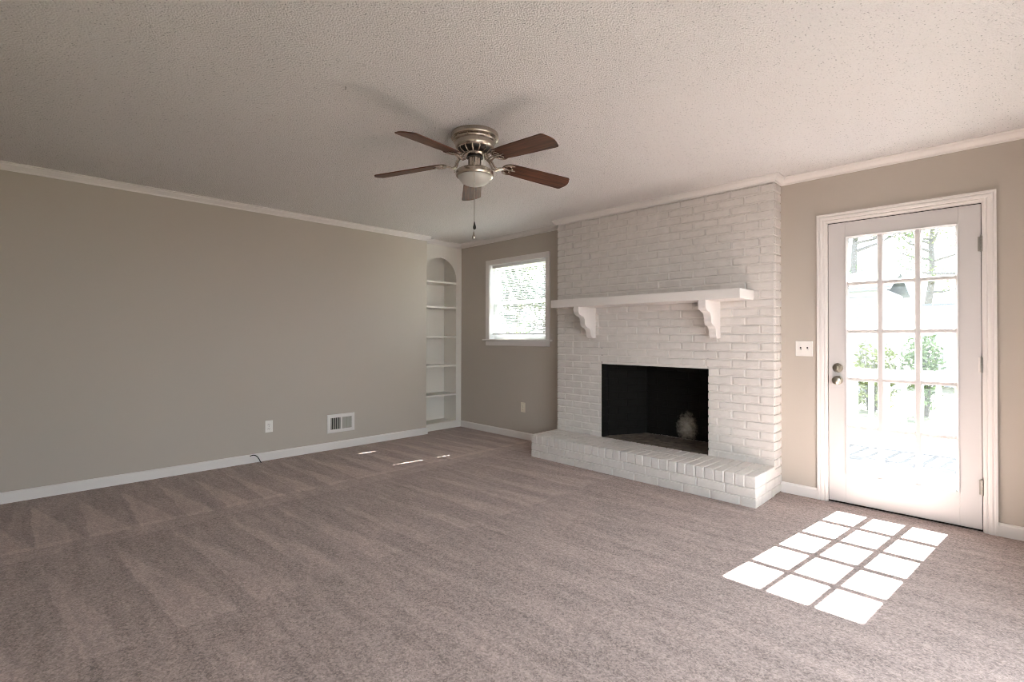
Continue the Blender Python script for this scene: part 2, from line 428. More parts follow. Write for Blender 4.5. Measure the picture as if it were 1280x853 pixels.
# right wall beside the camera (outside the frame) with an unseen window, enlarged to bring in fill skylight
RY0, RY1, RZ0, RZ1 = .45, 2.85, .10, 2.05
b = MB()
for lo, hi in [((XR, YN-T, 0), (XR+T, RY0, H)), ((XR, RY0, 0), (XR+T, RY1, RZ0)), ((XR, RY0, RZ1), (XR+T, RY1, H)), ((XR, RY1, 0), (XR+T, YB+T, H))]: b.box(lo, hi)
struct(b, 'wall_right', M_wall)
w2 = thing('fill_window', 'unseen glazed patio window, enlarged for fill light, in the right wall beside the camera', None, (XR, RY0, RZ0), kind='structure')
b = MB(); b.sweep([(RY0, RZ0), (RY1, RZ0), (RY1, RZ1), (RY0, RZ1)][::-1], [(0, 0), (0, .012), (.050, .019), (.060, .019), (.060, 0)], lambda y, z, h: (XR-h, y, z), closed=True); part(b, 'window_casing', M_trim, w2)
b = MB(); ym_ = (RY0+RY1)/2; xa, xb = XR+.06, XR+.10
for lo, hi in [((xa, RY0-.002, RZ0-.002), (xb, RY0+.05, RZ1+.002)), ((xa, RY1-.05, RZ0-.002), (xb, RY1+.002, RZ1+.002)), ((xa, ym_-.03, RZ0), (xb, ym_+.03, RZ1)), ((xa, RY0+.04, RZ0-.002), (xb, RY1-.04, RZ0+.06)), ((xa, RY0+.04, RZ1-.05), (xb, RY1-.04, RZ1+.002))]: b.cbox(lo, hi, .003)
part(b, 'window_frame', M_vinyl, w2)
b = MB(); b.box((XR+.078, RY0+.03, RZ0+.03), (XR+.082, RY1-.03, RZ1-.03)); part(b, 'glass_pane', M_glass, w2)
b = MB()
b.box((XS-.4, YN-T, 0), (XR+T, YN, H))
struct(b, 'wall_front', M_wall)

# crown moulding and baseboards (lateral = into the room)
crown = [(0, H), (.044, H), (.044, H-.006), (.038, H-.010), (.034, H-.020), (.020, H-.034), (.012, H-.042), (.010, H-.055), (0, H-.055)]
base = [(0, 0), (.014, 0), (.014, .066), (.009, .076), (.004, .080), (0, .080)]
xy = lambda x, y, h: (x, y, h)
def trim(name, path, prof, label=None):
    b = MB(); b.sweep(path, prof, xy); return struct(b, name, M_trim, label)
trim('trim_1', [(CX0, YB), (XS, YB), (XS, YE), (XL, YE), (XL, YN)], crown, 'white crown moulding along the left wall')
trim('trim_2', [(CX1, YB), (CX1, YC-.004), (CX0, YC-.004), (CX0, YB)], crown, 'white crown moulding across the brick chimney')
trim('trim_3', [(XL, YN), (XR, YN), (XR, YB), (CX1, YB)], crown, 'white crown moulding above the glazed door')
trim('baseboard_left', [(XS, YE), (XL, YE), (XL, YN)], base, 'white baseboard under the long wall')
trim('baseboard_back', [(CX0, YB), (XS, YB)], base, 'white baseboard under the window')
trim('baseboard_back_2', [(-1.001, YB), (CX1, YB)], base, 'short white baseboard between chimney and door').name = 'baseboard_middle'
trim('baseboard_right', [(XL, YN), (XR, YN), (XR, YB), (-.042, YB)], base, 'white baseboard right of the door')

# ------------------------------------------------------------------ door_1
door = thing('door_1', 'white fifteen pane glazed door to the deck', None, (DX0, YB, 0), kind='structure')
xz = lambda x, z, h: (x, YB - h, z)
cas = [(0, 0), (0, .010), (.006, .013), (.014, .013), (.018, .010), (.024, .016), (.036, .018), (.046, .014), (.050, .019), (.062, .019), (.062, 0)]
b = MB(); b.sweep([(OX0+.005, 0), (OX0+.005, OZ1-.004), (OX1-.005, OZ1-.004), (OX1-.005, 0)], cas, xz)
part(b, 'door_casing', M_trim, door)
b = MB()
b.box((OX0-.005, YB-.002, 0), (DX0-.003, YB+T+.002, OZ1+.005)); b.box((DX1+.003, YB-.002, 0), (OX1+.005, YB+T+.002, OZ1+.005)); b.box((OX0, YB-.0015, DZ1+.006), (OX1, YB+T+.001, OZ1+.005))
b.box((DX0-.003, YB+.056, 0), (DX0+.010, YB+.075, OZ1)); b.box((DX1-.010, YB+.056, 0), (DX1+.003, YB+.075, OZ1)); b.box((DX0, YB+.056, DZ1-.008), (DX1, YB+.075, OZ1))
part(b, 'door_jamb', M_trim, door)
b = MB(); b.box((DX0-.003, YB+.014, DZ1-.001), (DX1+.003, YB+.03, DZ1+.0055)); b.box((DX1+.0002, YB+.014, .01), (DX1+.0028, YB+.03, DZ1)); b.box((DX0-.0028, YB+.014, .01), (DX0-.0002, YB+.03, DZ1))
part(b, 'gap_shade_strip', M_darkmetal, door)  # dark strip standing in for the shade in the gaps round the leaf
b = MB(); b.cbox((DX0-.003, YB+.012, -.001), (DX1+.003, YB+T+.03, .010), .003); part(b, 'threshold', M_darkmetal, door)
GX0, GX1, GZ0, GZ1 = -.824, -.216, .219, 1.931
y0, y1 = YB+.006, YB+.051
b = MB()
b.cbox((DX0, y0, .012), (GX0, y1, DZ1), .002); b.cbox((GX1, y0, .012), (DX1, y1, DZ1), .002)
b.cbox((GX0-.001, y0, .012), (GX1+.001, y1, GZ0), .002); b.cbox((GX0-.001, y0, GZ1), (GX1+.001, y1, DZ1), .002)
leaf = part(b, 'door_leaf', M_door, door)
ymid = (y0+y1)/2
# lite frame and muntins with sloped edges
b = MB()
lf = [(-.002, -.006), (-.002, .006), (.004, .008), (.015, -.006), (.016, -.010)]
b.sweep([(GX0, GZ0), (GX1, GZ0), (GX1, GZ1), (GX0, GZ1)], lf, lambda x, z, h: (x, y0 - h, z), closed=True)
b.sweep([(GX0, GZ0), (GX1, GZ0), (GX1, GZ1), (GX0, GZ1)], lf, lambda x, z, h: (x, y1 + h, z), closed=True)
def muntin(b, p, q, wd=.018, e=0.0):
    prof = [(-wd, y0+.010), (-wd*.6, y0+.001), (wd*.6, y0+.001), (wd, y0+.010), (wd, y1-.014), (wd*.5, y1-.001), (-wd*.5, y1-.001), (-wd, y1-.014)]
    b.sweep([p, q], prof, lambda x, z, h: (x, h + (e if h < ymid else -e), z))
for k in (1, 2):
    x = GX0 + (GX1-GX0)*k/3; muntin(b, (x, GZ0+.01), (x, GZ1-.01))
for k in range(1, 5):
    z = GZ0 + (GZ1-GZ0)*k/5; muntin(b, (GX0+.01, z), (GX1-.01, z), .0155, .0012)
part(b, 'muntin_grid', M_door, door)
b = MB(); ym = y0+.013; b.box((GX0, ym-.002, GZ0), (GX1, ym+.002, GZ1)); part(b, 'glass_pane', M_glass, door)
for z0, z1 in ((1.722, 1.846), (.976, 1.089), (.221, .329)):
    b = MB(); zc = (z0+z1)/2; hx = DX1+.0015
    b.cbox((hx-.016, YB-.004, zc-.045), (hx-.003, YB+.006, zc+.045), .001); b.cbox((hx+.003, YB-.004, zc-.045), (hx+.010, YB+.004, zc+.045), .001)
    h_ = part(b, 'hinge', M_trim if z0 > .9 and z0 < 1.2 else M_hinge, door)
    b = MB()
    for i in range(5): b.lathe([(.0055, zc-.048+i*.0194), (.0058, zc-.046+i*.0194), (.0058, zc-.0315+i*.0194), (.0055, zc-.0295+i*.0194)], 12, (hx, YB-.008, 0))
    b.lathe([(.003, zc+.046), (.004, zc+.052), (.002, zc+.056)], 12, (hx, YB-.008, 0))
    part(b, 'hinge_pin', M_hinge, h_, True)
for z, nm in ((.980, 'deadbolt'), (.890, 'door_knob')):
    c0 = (-.872, y0, z)
    b = MB(); b.lathe([(.033, 0), (.033, -.004), (.030, -.009), (.022, -.011)], 32, c0, 'Y'); r_ = part(b, 'rosette', M_brass, door, True)
    b = MB()
    if nm == 'deadbolt':
        b.lathe([(.022, -.010), (.021, -.016), (.010, -.018)], 24, c0, 'Y'); b.cbox((c0[0]-.005, y0-.036, z-.015), (c0[0]+.005, y0-.014, z+.015), .003)
    else:
        b.lathe([(.012, -.008), (.011, -.026), (.016, -.032), (.026, -.040), (.0285, -.050), (.026, -.060), (.016, -.066), (.004, -.068)], 32, c0, 'Y')
    part(b, nm, M_brass, door, True)
b = MB(); b.cbox((DX0-.006, YB-.001, .872), (DX0-.002, YB+.03, .925), .001); part(b, 'strike_plate', M_hinge, door)

# ------------------------------------------------------------------ window_1
win = thing('window_1', 'small white double hung window left of the fireplace', None, (WX0, YB, WZ0), kind='structure')
wc = [(0, 0), (0, .012), (.006, .015), (.050, .019), (.060, .019), (.060, 0)]
b = MB(); b.sweep([(WX0, WZ0), (WX0, WZ1), (WX1, WZ1), (WX1, WZ0)], wc, xz); part(b, 'window_casing', M_trim, win)
b = MB(); b.cbox((WX0-.095, YB-.050, WZ0-.022), (WX1+.095, YB+.03, WZ0), .004); b.cbox((WX0-.001, YB, WZ0-.022), (WX1+.001, YB+T, WZ0), .001); part(b, 'window_stool', M_trim, win)
b = MB(); b.cbox((WX0-.060, YB-.018, WZ0-.080), (WX1+.060, YB, WZ0-.022), .003); part(b, 'window_apron', M_trim, win)
b = MB()
b.box((WX0-.02, YB-.002, WZ0-.01), (WX0+.003, YB+T+.002, WZ1+.02)); b.box((WX1-.003, YB-.002, WZ0-.01), (WX1+.02, YB+T+.002, WZ1+.02)); b.box((WX0, YB-.0015, WZ1-.003), (WX1, YB+T+.001, WZ1+.02))
part(b, 'window_jamb', M_vinyl, win)
zm = 1.628
def sash(name, z0, z1, ya, yb, rl, rh):
    b = MB()
    b.cbox((WX0, ya, z0), (WX0+.055, yb, z1), .003); b.cbox((WX1-.055, ya, z0), (WX1, yb, z1), .003)
    b.cbox((WX0+.05, ya, z0), (WX1-.05, yb, z0+rl), .003); b.cbox((WX0+.05, ya, z1-rh), (WX1-.05, yb, z1), .003)
    s = part(b, name, M_vinyl, win)
    b = MB(); yy = (ya+yb)/2; b.box((WX0+.05, yy-.002, z0+rl-.003), (WX1-.05, yy+.002, z1-rh+.003)); part(b, 'glass_pane', M_glass, s)
sash('upper_sash', zm-.02, WZ1, YB+.112, YB+.142, .042, .055)
sash('lower_sash', WZ0, zm+.022, YB+.078, YB+.108, .070, .042)

# blind
BX0, BX1 = WX0+.012, WX1-.012; yb = YB+.040
bl = thing('venetian_blind', 'white one inch venetian blind lowered inside the small window', 'window blind', (BX0, yb, WZ1))
b = MB(); b.cbox((BX0, yb-.014, WZ1-.040), (BX1, yb+.014, WZ1-.004), .002); part(b, 'headrail', M_vinyl, bl, label='grey-shaded headrail at the top')
slits = [-4.490, -3.858]
b = MB(); zz = WZ1-.055; tilt = math.radians(-7)
zs = []
while zz > 1.262: zs.append(zz); zz -= .0205
xsb = [BX0+.002] + [q for s in slits for q in (s-.003, s+.003)] + [BX1-.002]
for z in zs:
    pr = []
    for i in range(5):
        q = -.0125 + .025*i/4; pr.append((q*math.cos(tilt), q*math.sin(tilt) + .0022*(1-(q/.0125)**2)))
    for a in range(0, len(xsb), 2):
        xa, xb = xsb[a], xsb[a+1]
        vs = [(x, yb+p_, z+h_) for x in (xa, xb) for p_, h_ in pr]
        b.add(vs, [(i, i+1, 6+i, 5+i) for i in range(4)])
sl_ = part(b, 'slats', M_slat, bl)
sl_.modifiers.new('thickness', 'SOLIDIFY').thickness = .0008
b = MB(); b.cbox((BX0+.002, yb-.012, 1.228), (BX1-.002, yb+.012, 1.246), .003); part(b, 'bottom_rail', M_vinyl, bl)
b = MB()
for s in slits + [-4.17]:
    for dy in (-.0128, .0128): b.tube([(s+.007, yb+dy, 1.24), (s+.007, yb+dy, WZ1-.03)], .0007, 5)
part(b, 'ladder_cords', M_vinyl, bl)
b = MB(); b.tube([(BX0+.05, yb-.022, 1.36), (BX0+.05, yb-.022, WZ1-.045)], .0035, 8); b.tube([(BX0+.05, yb-.022, WZ1-.047), (BX0+.05, yb-.012, WZ1-.03)], .002, 6); part(b, 'tilt_wand', M_louver, bl)

# ------------------------------------------------------------------ fireplace
fp = thing('fireplace', 'white painted brick fireplace with a raised hearth and a sooty open firebox', 'fireplace', ((CX0+CX1)/2, YH, 0))
rnd = random.Random(3)
b = MB()
g = .0052; c = .0045
BM = .0075    # mortar set back from the brick face
# backing (mortar) boxes around the opening
for lo, hi in [((CX0+BM, YC+BM, 0), (FX0-.004, YB+.02, H)), ((FX1+.004, YC+BM, 0), (CX1-BM, YB+.02, H)), ((FX0-.005, YC+BM, FZ1), (FX1+.005, YB+.02, H)), ((FX0, YC+.012, 0), (FX1, YB+.02, .10))]: b.box(lo, hi, 1)
course = .0682; z = HZ - 3*course - .018; L0 = (CX1-CX0)/10; row = 0
while z < H:
    z0, z1 = max(z, .001), min(z+course, H-.002)
    if z1 - z0 > .012:
        js = []
        x = CX1
        if row % 2: js = [CX1 - L0*k for k in range(0, 11)]
        else: js = [CX1] + [CX1 - L0*(k+.5) for k in range(0, 10)] + [CX0]
        js = sorted(js)
        js2 = [js[0]]
        for q in js[1:-1]:
            js2.append(q + rnd.uniform(-.006, .006))
            if rnd.random() < .035: js2.append(q + L0*.5)
        js2.append(js[-1])
        js2 = sorted(js2)
        for a, e in zip(js2[:-1], js2[1:]):
            if e - a < .03: continue
            segs = [(a, e)]
            if z0 < FZ1-.01 and z1 > FZ0+.01 or (z1 <= FZ0+.01 and False):
                segs = []
                if a < FX0: segs.append((a, min(e, FX0+g-.0015)))
                if e > FX1: segs.append((max(a, FX1-g+.0015), e))
            for sa, se in segs:
                if se - sa < .02: continue
                pr = rnd.uniform(0, .0022)
                ta, te = z0 + g + rnd.uniform(-.001, .001), z1 - g + rnd.uniform(-.001, .001)
                if z0 < FZ1 < z1 and sa < FX1 and se > FX0: ta = max(ta, FZ1)
                xa = sa + (g if sa > CX0+.001 else 0); xe = se - (g if se < CX1-.001 else 0)
                if te - ta < .012: continue
                b.cbox((xa, YC - pr, ta), (xe, YC+.03, te), c)
        # side faces of the breast (header bricks)
        dd = YB - YC
        for X, sg in ((CX1, 1), (CX0, -1)):
            cut = [YC+.030, YC+.100, YB] if row % 2 else [YC+.030, YB]
            for a, e in zip(cut[:-1], cut[1:]):
                pr = rnd.uniform(0, .002)
                lo = (X-.03, a+(g if a > YC+.04 else -.004), z0+g); hi = (X+pr, e-(g if e < YB else -.01), z1-g)
                if sg < 0: lo, hi = (X-pr, lo[1], lo[2]), (X+.03, hi[1], hi[2])
                b.cbox(lo, hi, c)
    z += course; row += 1
part(b, 'brick_chimney_breast', [M_brick, M_mortar], fp)
# hearth
b = MB()
b.box((CX0+BM, YH+BM, 0), (CX1-BM, YC+.02, HZ-BM), 1)
for r_, (z0, z1) in enumerate(((-.004, .0625), (.0655, .132))):
    n = 10; off = .5 if r_ == 0 else 0
    js = [CX0] + [CX0 + L0*(k+off) for k in range(0 if off else 1, 10)] + [CX1]
    for a, e in zip(js[:-1], js[1:]):
        pr = rnd.uniform(0, .002); b.cbox((a+(g*.8 if a > CX0 else 0), YH-pr, z0+.001), (e-(g*.8 if e < CX1 else 0), YH+.06, z1), c)
    cuts = [YH+.06, YH+.21, YC] if r_ else [YH+.06, YH+.125, YH+.335, YC]
    for a, e in zip(cuts[:-1], cuts[1:]):
        b.cbox((CX1-.05, a+(g if a > YH+.07 else -.004), z0+.001), (CX1+rnd.uniform(0, .002), e-g, z1), c)
        b.cbox((CX0-rnd.uniform(0, .002), a+(g if a > YH+.07 else -.004), z0+.001), (CX0+.05, e-g, z1), c)
n = 29; wR = (CX1-CX0)/n
for i in range(n):
    for k, (ya, ye) in enumerate(((YH, YH+.199), (YH+.205, YC+.01))):
        x0 = CX0 + wR*i; pr = rnd.uniform(0, .002)
        b.cbox((x0+(.0035 if i else 0), ya-(pr if k == 0 else 0), .136), (x0+wR-(.0035 if i < n-1 else 0), ye, HZ-rnd.uniform(0, .0015)), .0045)
part(b, 'hearth', [M_brick, M_mortar], fp)
# firebox: splayed sides, back, floor, throat
fb = MB(); BX_0, BX_1, BY = -2.62, -1.96, 4.585; ys = YC+.11
def quadwall(b, p, q, z0, z1, n_course, bl=.22):
    p, q = Vector(p), Vector(q); ln = (q-p).length; d = (q-p)/ln; nn = Vector((d.y, -d.x)); ch = (z1-z0)/n_course
    b.add([(p.x, p.y, z0), (q.x, q.y, z0), (q.x, q.y, z1), (p.x, p.y, z1)], [(0, 1, 2, 3)])
    for r in range(n_course):
        x = -(.5*bl if r % 2 else 0)
        while x < ln:
            a, e = max(x, 0)+.004, min(x+bl, ln)-.004
            if e - a > .02:
                vs = []
                for h in (0, .004):
                    ins = 0 if h == 0 else .003
                    for t, zz in ((a+ins, z0+ch*r+.004+ins), (e-ins, z0+ch*r+.004+ins), (e-ins, z0+ch*(r+1)-.004-ins), (a+ins, z0+ch*(r+1)-.004-ins)):
                        v = p + d*t + nn*h; vs.append((v.x, v.y, zz))
                b.add(vs, [(4,5,6,7), (0,1,5,4), (1,2,6,5), (2,3,7,6), (3,0,4,7)])
            x += bl
for p_, q_ in (((FX0, YC+.002), (FX0, ys)), ((FX0, ys), (BX_0, BY)), ((BX_0, BY), (BX_1, BY)), ((BX_1, BY), (FX1, ys)), ((FX1, ys), (FX1, YC+.002))):
    quadwall(fb, p_, q_, FZ0-.01, FZ1+.22, 13)
fb.add([(FX0, YC+.01, FZ1+.005), (FX1, YC+.01, FZ1+.005), (FX1, YC+.09, FZ1+.22), (FX0, YC+.09, FZ1+.22)], [(0, 1, 2, 3)])
fb.box((FX0, YC+.002, FZ1-.004), (FX1, YC+.09, FZ1+.004))
fb.box((FX0-.02, YC+.06, FZ1+.22), (FX1+.02, BY+.05, FZ1+.25))
# outer masonry shell behind the wall
part(fb, 'firebox', M_soot, fp, label='soot blackened firebrick lining with a pale scorched patch')
fb = MB(); fb.box((FX0-.05, BY+.01, 0), (FX1+.05, BY+.12, 1.3)); fb.box((FX0-.15, YB+T, 0), (FX0-.05, BY+.12, 1.3)); fb.box((FX1+.05, YB+T, 0), (FX1+.15, BY+.12, 1.3)); fb.box((FX0-.15, YB+T-.01, 1.19), (FX1+.15, BY+.12, 1.3))
part(fb, 'chimney_back', M_mortar, fp)
fb = MB(); yy = YC+.004; rr = 0
fb.box((FX0-.01, YC+.005, .10), (FX1+.01, BY+.02, HZ-.006))
while yy < BY:
    x = FX0-.02 - (.1 if rr % 2 else 0)
    while x < FX1:
        fb.cbox((max(x, FX0-.01)+.002, yy+.002, .15), (min(x+.22, FX1+.01)-.002, min(yy+.108, BY+.01)-.002, HZ-.002-rnd.uniform(0, .002)), .003); x += .22
    yy += .108; rr += 1
part(fb, 'firebox_floor', M_sootfloor, fp, label='dusty brown brick floor of the firebox')
# ash heap along the back
ab = MB(); 
for i in range(260):
    t = rnd.random(); x = -2.62 + .62*t**.7; y = BY-.012-abs(rnd.gauss(0, .018)) - (.03*rnd.random() if x > -2.3 else 0); r_ = rnd.uniform(.002, .007)
    if x > -2.0: continue
    zz = HZ-.002; vs = [(x+r_*rnd.uniform(-1, 1), y+r_*rnd.uniform(-1, 1), zz+r_*rnd.uniform(0, 1.2)) for _ in range(4)]
    ab.add(vs, [(0,1,2), (0,2,3), (0,3,1), (1,3,2)])
o = part(ab, 'ash', mat('pale_ash', (.42, .40, .37), .95), fp); o['kind'] = 'stuff'

# mantel
ml = thing('mantel_shelf', 'thick white mantel board on two scalloped corbels above the firebox', 'mantel', (-2.3115, YC, 1.492))
MX0, MX1, MY, MZ0, MZ1 = -3.228, -1.395, 3.775, 1.492, 1.567
b = MB(); b.cbox((MX0, MY, MZ0), (MX1, YC-.001, MZ1), .002); part(b, 'mantel_board', M_trim, ml)
pf = [(4.064, 1.4915), (3.782, 1.4915), (3.780, 1.462), (3.782, 1.444), (3.790, 1.428), (3.802, 1.416), (3.818, 1.409), (3.826, 1.408), (3.828, 1.402),
      (3.850, 1.400), (3.868, 1.391), (3.880, 1.374), (3.886, 1.355), (3.886, 1.335), (3.892, 1.318), (3.904, 1.305), (3.918, 1.299), (3.922, 1.298), (3.924, 1.292),
      (3.944, 1.289), (3.962, 1.279), (3.974, 1.262), (3.980, 1.243), (3.982, 1.225), (3.990, 1.207), (4.002, 1.196), (4.014, 1.191), (4.064, 1.191)]
for x0, x1 in ((-2.949, -2.889), (-1.716, -1.656)):
    b = MB(); b.extrude(pf, lambda y, z, d: (d, y, z), x0, x1)
    o = part(b, 'corbel', M_trim, ml); mdf = o.modifiers.new('bevel', 'BEVEL'); mdf.width = .0015; mdf.segments = 1; mdf.limit_method = 'ANGLE'; mdf.angle_limit = math.radians(60)

# ------------------------------------------------------------------ built-in shelf with arched top
bc = thing('built_in_bookcase', 'narrow white built-in bookcase with an arched top in the corner', 'bookcase', (XS, 3.86, 0))
SY0, SY1, ZC, SR = 3.585, 4.135, 1.953, .275
arc = [(SY1 - SR + SR*math.cos(math.pi*i/28), ZC + SR*math.sin(math.pi*i/28)) for i in range(29)]   # right spring to left spring
b = MB()
def face(x):
    # polygons around the opening
    vs = []; fs = []
    def q(*pts):
        o_ = len(vs); vs.extend((x, y, z) for y, z in pts); fs.append(tuple(range(o_, o_+len(pts))))
    q((YE-.07, 0), (SY0, 0), (SY0, H), (YE-.07, H)); q((SY1, 0), (YB, 0), (YB, H), (SY1, H)); q((SY0, 0), (SY1, 0), (SY1, .09), (SY0, .09))
    for (ya, za), (yb_, zb) in zip(arc[:-1], arc[1:]): q((ya, za), (yb_, zb), (yb_, H), (ya, H))
    return vs, fs
b.add(*face(XS)); b.add(*face(XS-.019))
edge = [(SY1, .09)] + arc + [(SY0, .09)]
for (ya, za), (yb_, zb) in zip(edge, edge[1:] + edge[:1]): b.add([(XS, ya, za), (XS, yb_, zb), (XS-.019, yb_, zb), (XS-.019, ya, za)], [(0, 1, 2, 3)])
part(b, 'face_frame', M_shelfp, bc)
XB = XS-.265
b = MB(); b.box((XB-.01, SY0-.02, .06), (XB, SY1+.02, 2.32)); b.box((XB, SY0-.02, .06), (XS-.018, SY0-.001, 2.32)); b.box((XB, SY1+.001, .06), (XS-.018, SY1+.02, 2.32)); b.box((XB, SY0-.02, 2.29), (XS-.018, SY1+.02, 2.32))
part(b, 'carcass', M_shelfp, bc)
b = MB(); b.box((XB, SY0-.001, .066), (XS-.018, SY1+.001, .088)); b.cbox((XS-.002, YE+.0, 0), (XS+.012, YB-.014, .088), .003); part(b, 'plinth', M_shelfp, bc)
for z in (.452, .832, 1.212, 1.596, 1.922):
    b = MB(); b.cbox((XB+.001, SY0, z-.024), (XS+.005, SY1, z), .002); part(b, 'shelf', M_shelfp, bc)

# ------------------------------------------------------------------ small wall fittings
def outlet(axis, u, z, label, m_):
    """axis 'X' = on the left wall at y=u ; 'Y' = on the back wall at x=u"""
    P = (lambda a, h, zz: (XL + h, u + a, zz)) if axis == 'X' else (lambda a, h, zz: (u + a, YB - h, zz))
    def bx(b, a0, a1, h0, h1, z0, z1, c=.001):
        p, q = P(a0, h0, z0), P(a1, h1, z1); lo = tuple(min(i, j) for i, j in zip(p, q)); hi = tuple(max(i, j) for i, j in zip(p, q)); b.cbox(lo, hi, c)
    t = thing('wall_outlet', label, 'outlet', P(0, 0, z), None)
    b = MB(); bx(b, -.035, .035, 0, .005, z-.057, z+.057, .002); part(b, 'cover_plate', m_, t)
    for dz in (-.0195, .0195):
        b = MB(); bx(b, -.0165, .0165, .004, .0075, z+dz-.014, z+dz+.014, .0015); r_ = part(b, 'receptacle', m_, t)
        b = MB()
        for a in (-.0065, .0065): bx(b, a-.0011, a+.0011, .0072, .0079, z+dz-.001, z+dz+.007, .0002)
        bx(b, -.002, .002, .0072, .0079, z+dz-.009, z+dz-.005, .0003); part(b, 'slots', M_dark, r_)
    b = MB(); p = P(0, .005, z)
    b.lathe([(.003, 0), (.0025, .0012 if axis == 'X' else -.0012)], 12, p, 'X' if axis == 'X' else 'Y'); part(b, 'screw', M_hinge, t)
outlet('X', 1.7335, .325, 'white duplex outlet low on the long left wall above the baseboard', M_plate)
outlet('Y', -4.035, .371, 'small cream duplex outlet below the window near the hearth', M_ivory)

t = thing('light_switch', 'white double toggle switch plate beside the glazed door', 'light switch', (-1.088, YB, 1.115))
b = MB(); b.cbox((-1.146, YB-.006, 1.058), (-1.030, YB, 1.174), .003); part(b, 'switch_plate', M_plate, t)
for x in (-1.111, -1.065):
    b = MB(); b.box((x-.005, YB-.0065, 1.104), (x+.005, YB-.0058, 1.128)); sl2 = part(b, 'toggle_slot', M_dark, t)
    b = MB(); b.add([(x-.004, YB-.006, 1.108), (x+.004, YB-.006, 1.108), (x+.004, YB-.006, 1.118), (x-.004, YB-.006, 1.118), (x-.0035, YB-.017, 1.102), (x+.0035, YB-.017, 1.102), (x+.0035, YB-.018, 1.109), (x-.0035, YB-.018, 1.109)],
                    [(0,1,2,3), (4,5,6,7), (0,1,5,4), (1,2,6,5), (2,3,7,6), (3,0,4,7)]); part(b, 'toggle', M_plate, t)
    for z in (1.086, 1.146): b = MB(); b.lathe([(.003, 0), (.0025, -.0012)], 12, (x, YB-.006, z), 'Y'); part(b, 'screw', M_plate, t)

t = thing('wall_vent', 'white metal wall vent register low on the long left wall', 'vent', (XL, 2.470, .272))
V0, V1, VZ0, VZ1 = 2.315, 2.625, .174, .370
b = MB()
xyv = lambda y, z, h: (XL + h, y, z)
b.sweep([(V0+.035, VZ0+.035), (V1-.035, VZ0+.035), (V1-.035, VZ1-.035), (V0+.035, VZ1-.035)], [(.001, 0), (.001, .010), (-.028, .008), (-.035, .003), (-.035, 0)], xyv, closed=True)
b.cbox((XL, 2.470-.008, VZ0+.03), (XL+.010, 2.470+.008, VZ1-.03), .001)
part(b, 'vent_frame', M_trim, t)
b = MB(); b.box((XL-.001, V0+.03, VZ0+.03), (XL+.0008, V1-.03, VZ1-.03)); part(b, 'vent_back', M_dark, t)
b = MB()
n = 9
for half, ang in ((0, 58), (1, -58)):
    ya = V0+.035 if half == 0 else 2.478; yb2 = 2.462 if half == 0 else V1-.035
    nn = 5 if half == 0 else 8
    for i in range(nn):
        y = ya + (yb2-ya)*(i+.5)/nn; a = math.radians(ang); dx, dy = .0055*math.sin(abs(a)), .0055*math.cos(a)*(1 if half == 0 else -1)*1.2
        x0 = XL+.0055
        dx, dy = (.0040, .0042) if half == 0 else (.0012, -.0070)
        b.add([(x0-dx*.7, y-dy, VZ0+.034), (x0+dx*.7, y+dy, VZ0+.034), (x0+dx*.7, y+dy, VZ1-.034), (x0-dx*.7, y-dy, VZ1-.034)], [(0, 1, 2, 3)])
o = part(b, 'louvers', M_louver, t); o.modifiers.new('t', 'SOLIDIFY').thickness = .0008

b = MB(); pts = []
for q in [(XL+.010, 1.565, .066), (XL+.026, 1.575, .074), (XL+.042, 1.592, .076), (XL+.054, 1.612, .062), (XL+.060, 1.628, .036), (XL+.062, 1.640, .008), (XL+.064, 1.648, .002)]: pts.append(q)
# smooth the path
sp_ = []
for i in range(len(pts)-1):
    p0, p1, p2, p3 = [Vector(pts[max(0, min(len(pts)-1, i+k))]) for k in (-1, 0, 1, 2)]
    for j in range(5):
        u_ = j/5; sp_.append(.5*((2*p1)+(-p0+p2)*u_+(2*p0-5*p1+4*p2-p3)*u_*u_+(-p0+3*p1-3*p2+p3)*u_**3))
sp_.append(Vector(pts[-1]))
b.tube(sp_, .0042, 10)
tc_ = thing('coaxial_cable', 'short black cable stub curling out over the left baseboard', 'cable', (XL+.06, 1.63, 0))
part(b, 'cable', M_cable, tc_, True)
b = MB(); b.tube([(XL+.004, 1.560, .062), (XL+.014, 1.568, .068)], .0062, 6); part(b, 'connector', M_hinge, tc_)

# ------------------------------------------------------------------ ceiling fan
FXc, FYc = -2.302, 1.974
fan = thing('ceiling_fan', 'flush mount brushed nickel ceiling fan with five walnut blades and a frosted bowl light', 'ceiling fan', (FXc, FYc, H))
cc = (FXc, FYc, 0)
b = MB(); b.lathe([(.120, H), (.143, H), (.146, H-.006), (.146, H-.022), (.143, H-.030), (.132, H-.034), (.128, H-.036)], 56, cc)
part(b, 'ceiling_canopy', M_nickel, fan, True)
b = MB(); b.lathe([(.124, H-.034), (.124, H-.052)], 56, cc); part(b, 'vent_band', M_darkmetal, fan, True)
b = MB(); b.lathe([(.128, H-.050), (.131, H-.046), (.131, H-.040), (.126, H-.036)][::-1] + [(.128, H-.050), (.120, H-.054), (.118, H-.070), (.117, H-.084), (.110, H-.092), (.098, H-.096)], 56, cc)
for k in range(12):   # tabs bridging the vent band
    a = 2*math.pi*k/12
    b.cbox((FXc+.125*math.cos(a)-.007, FYc+.125*math.sin(a)-.007, H-.044), (FXc+.125*math.cos(a)+.007, FYc+.125*math.sin(a)+.007, H-.030), .001)
part(b, 'motor_housing', M_nickel, fan, True)
b = MB(); b.lathe([(.104, H-.090), (.100, H-.104), (.084, H-.116), (.070, H-.122)], 56, cc); mv = part(b, 'motor_vents', M_darkmetal, fan, True)
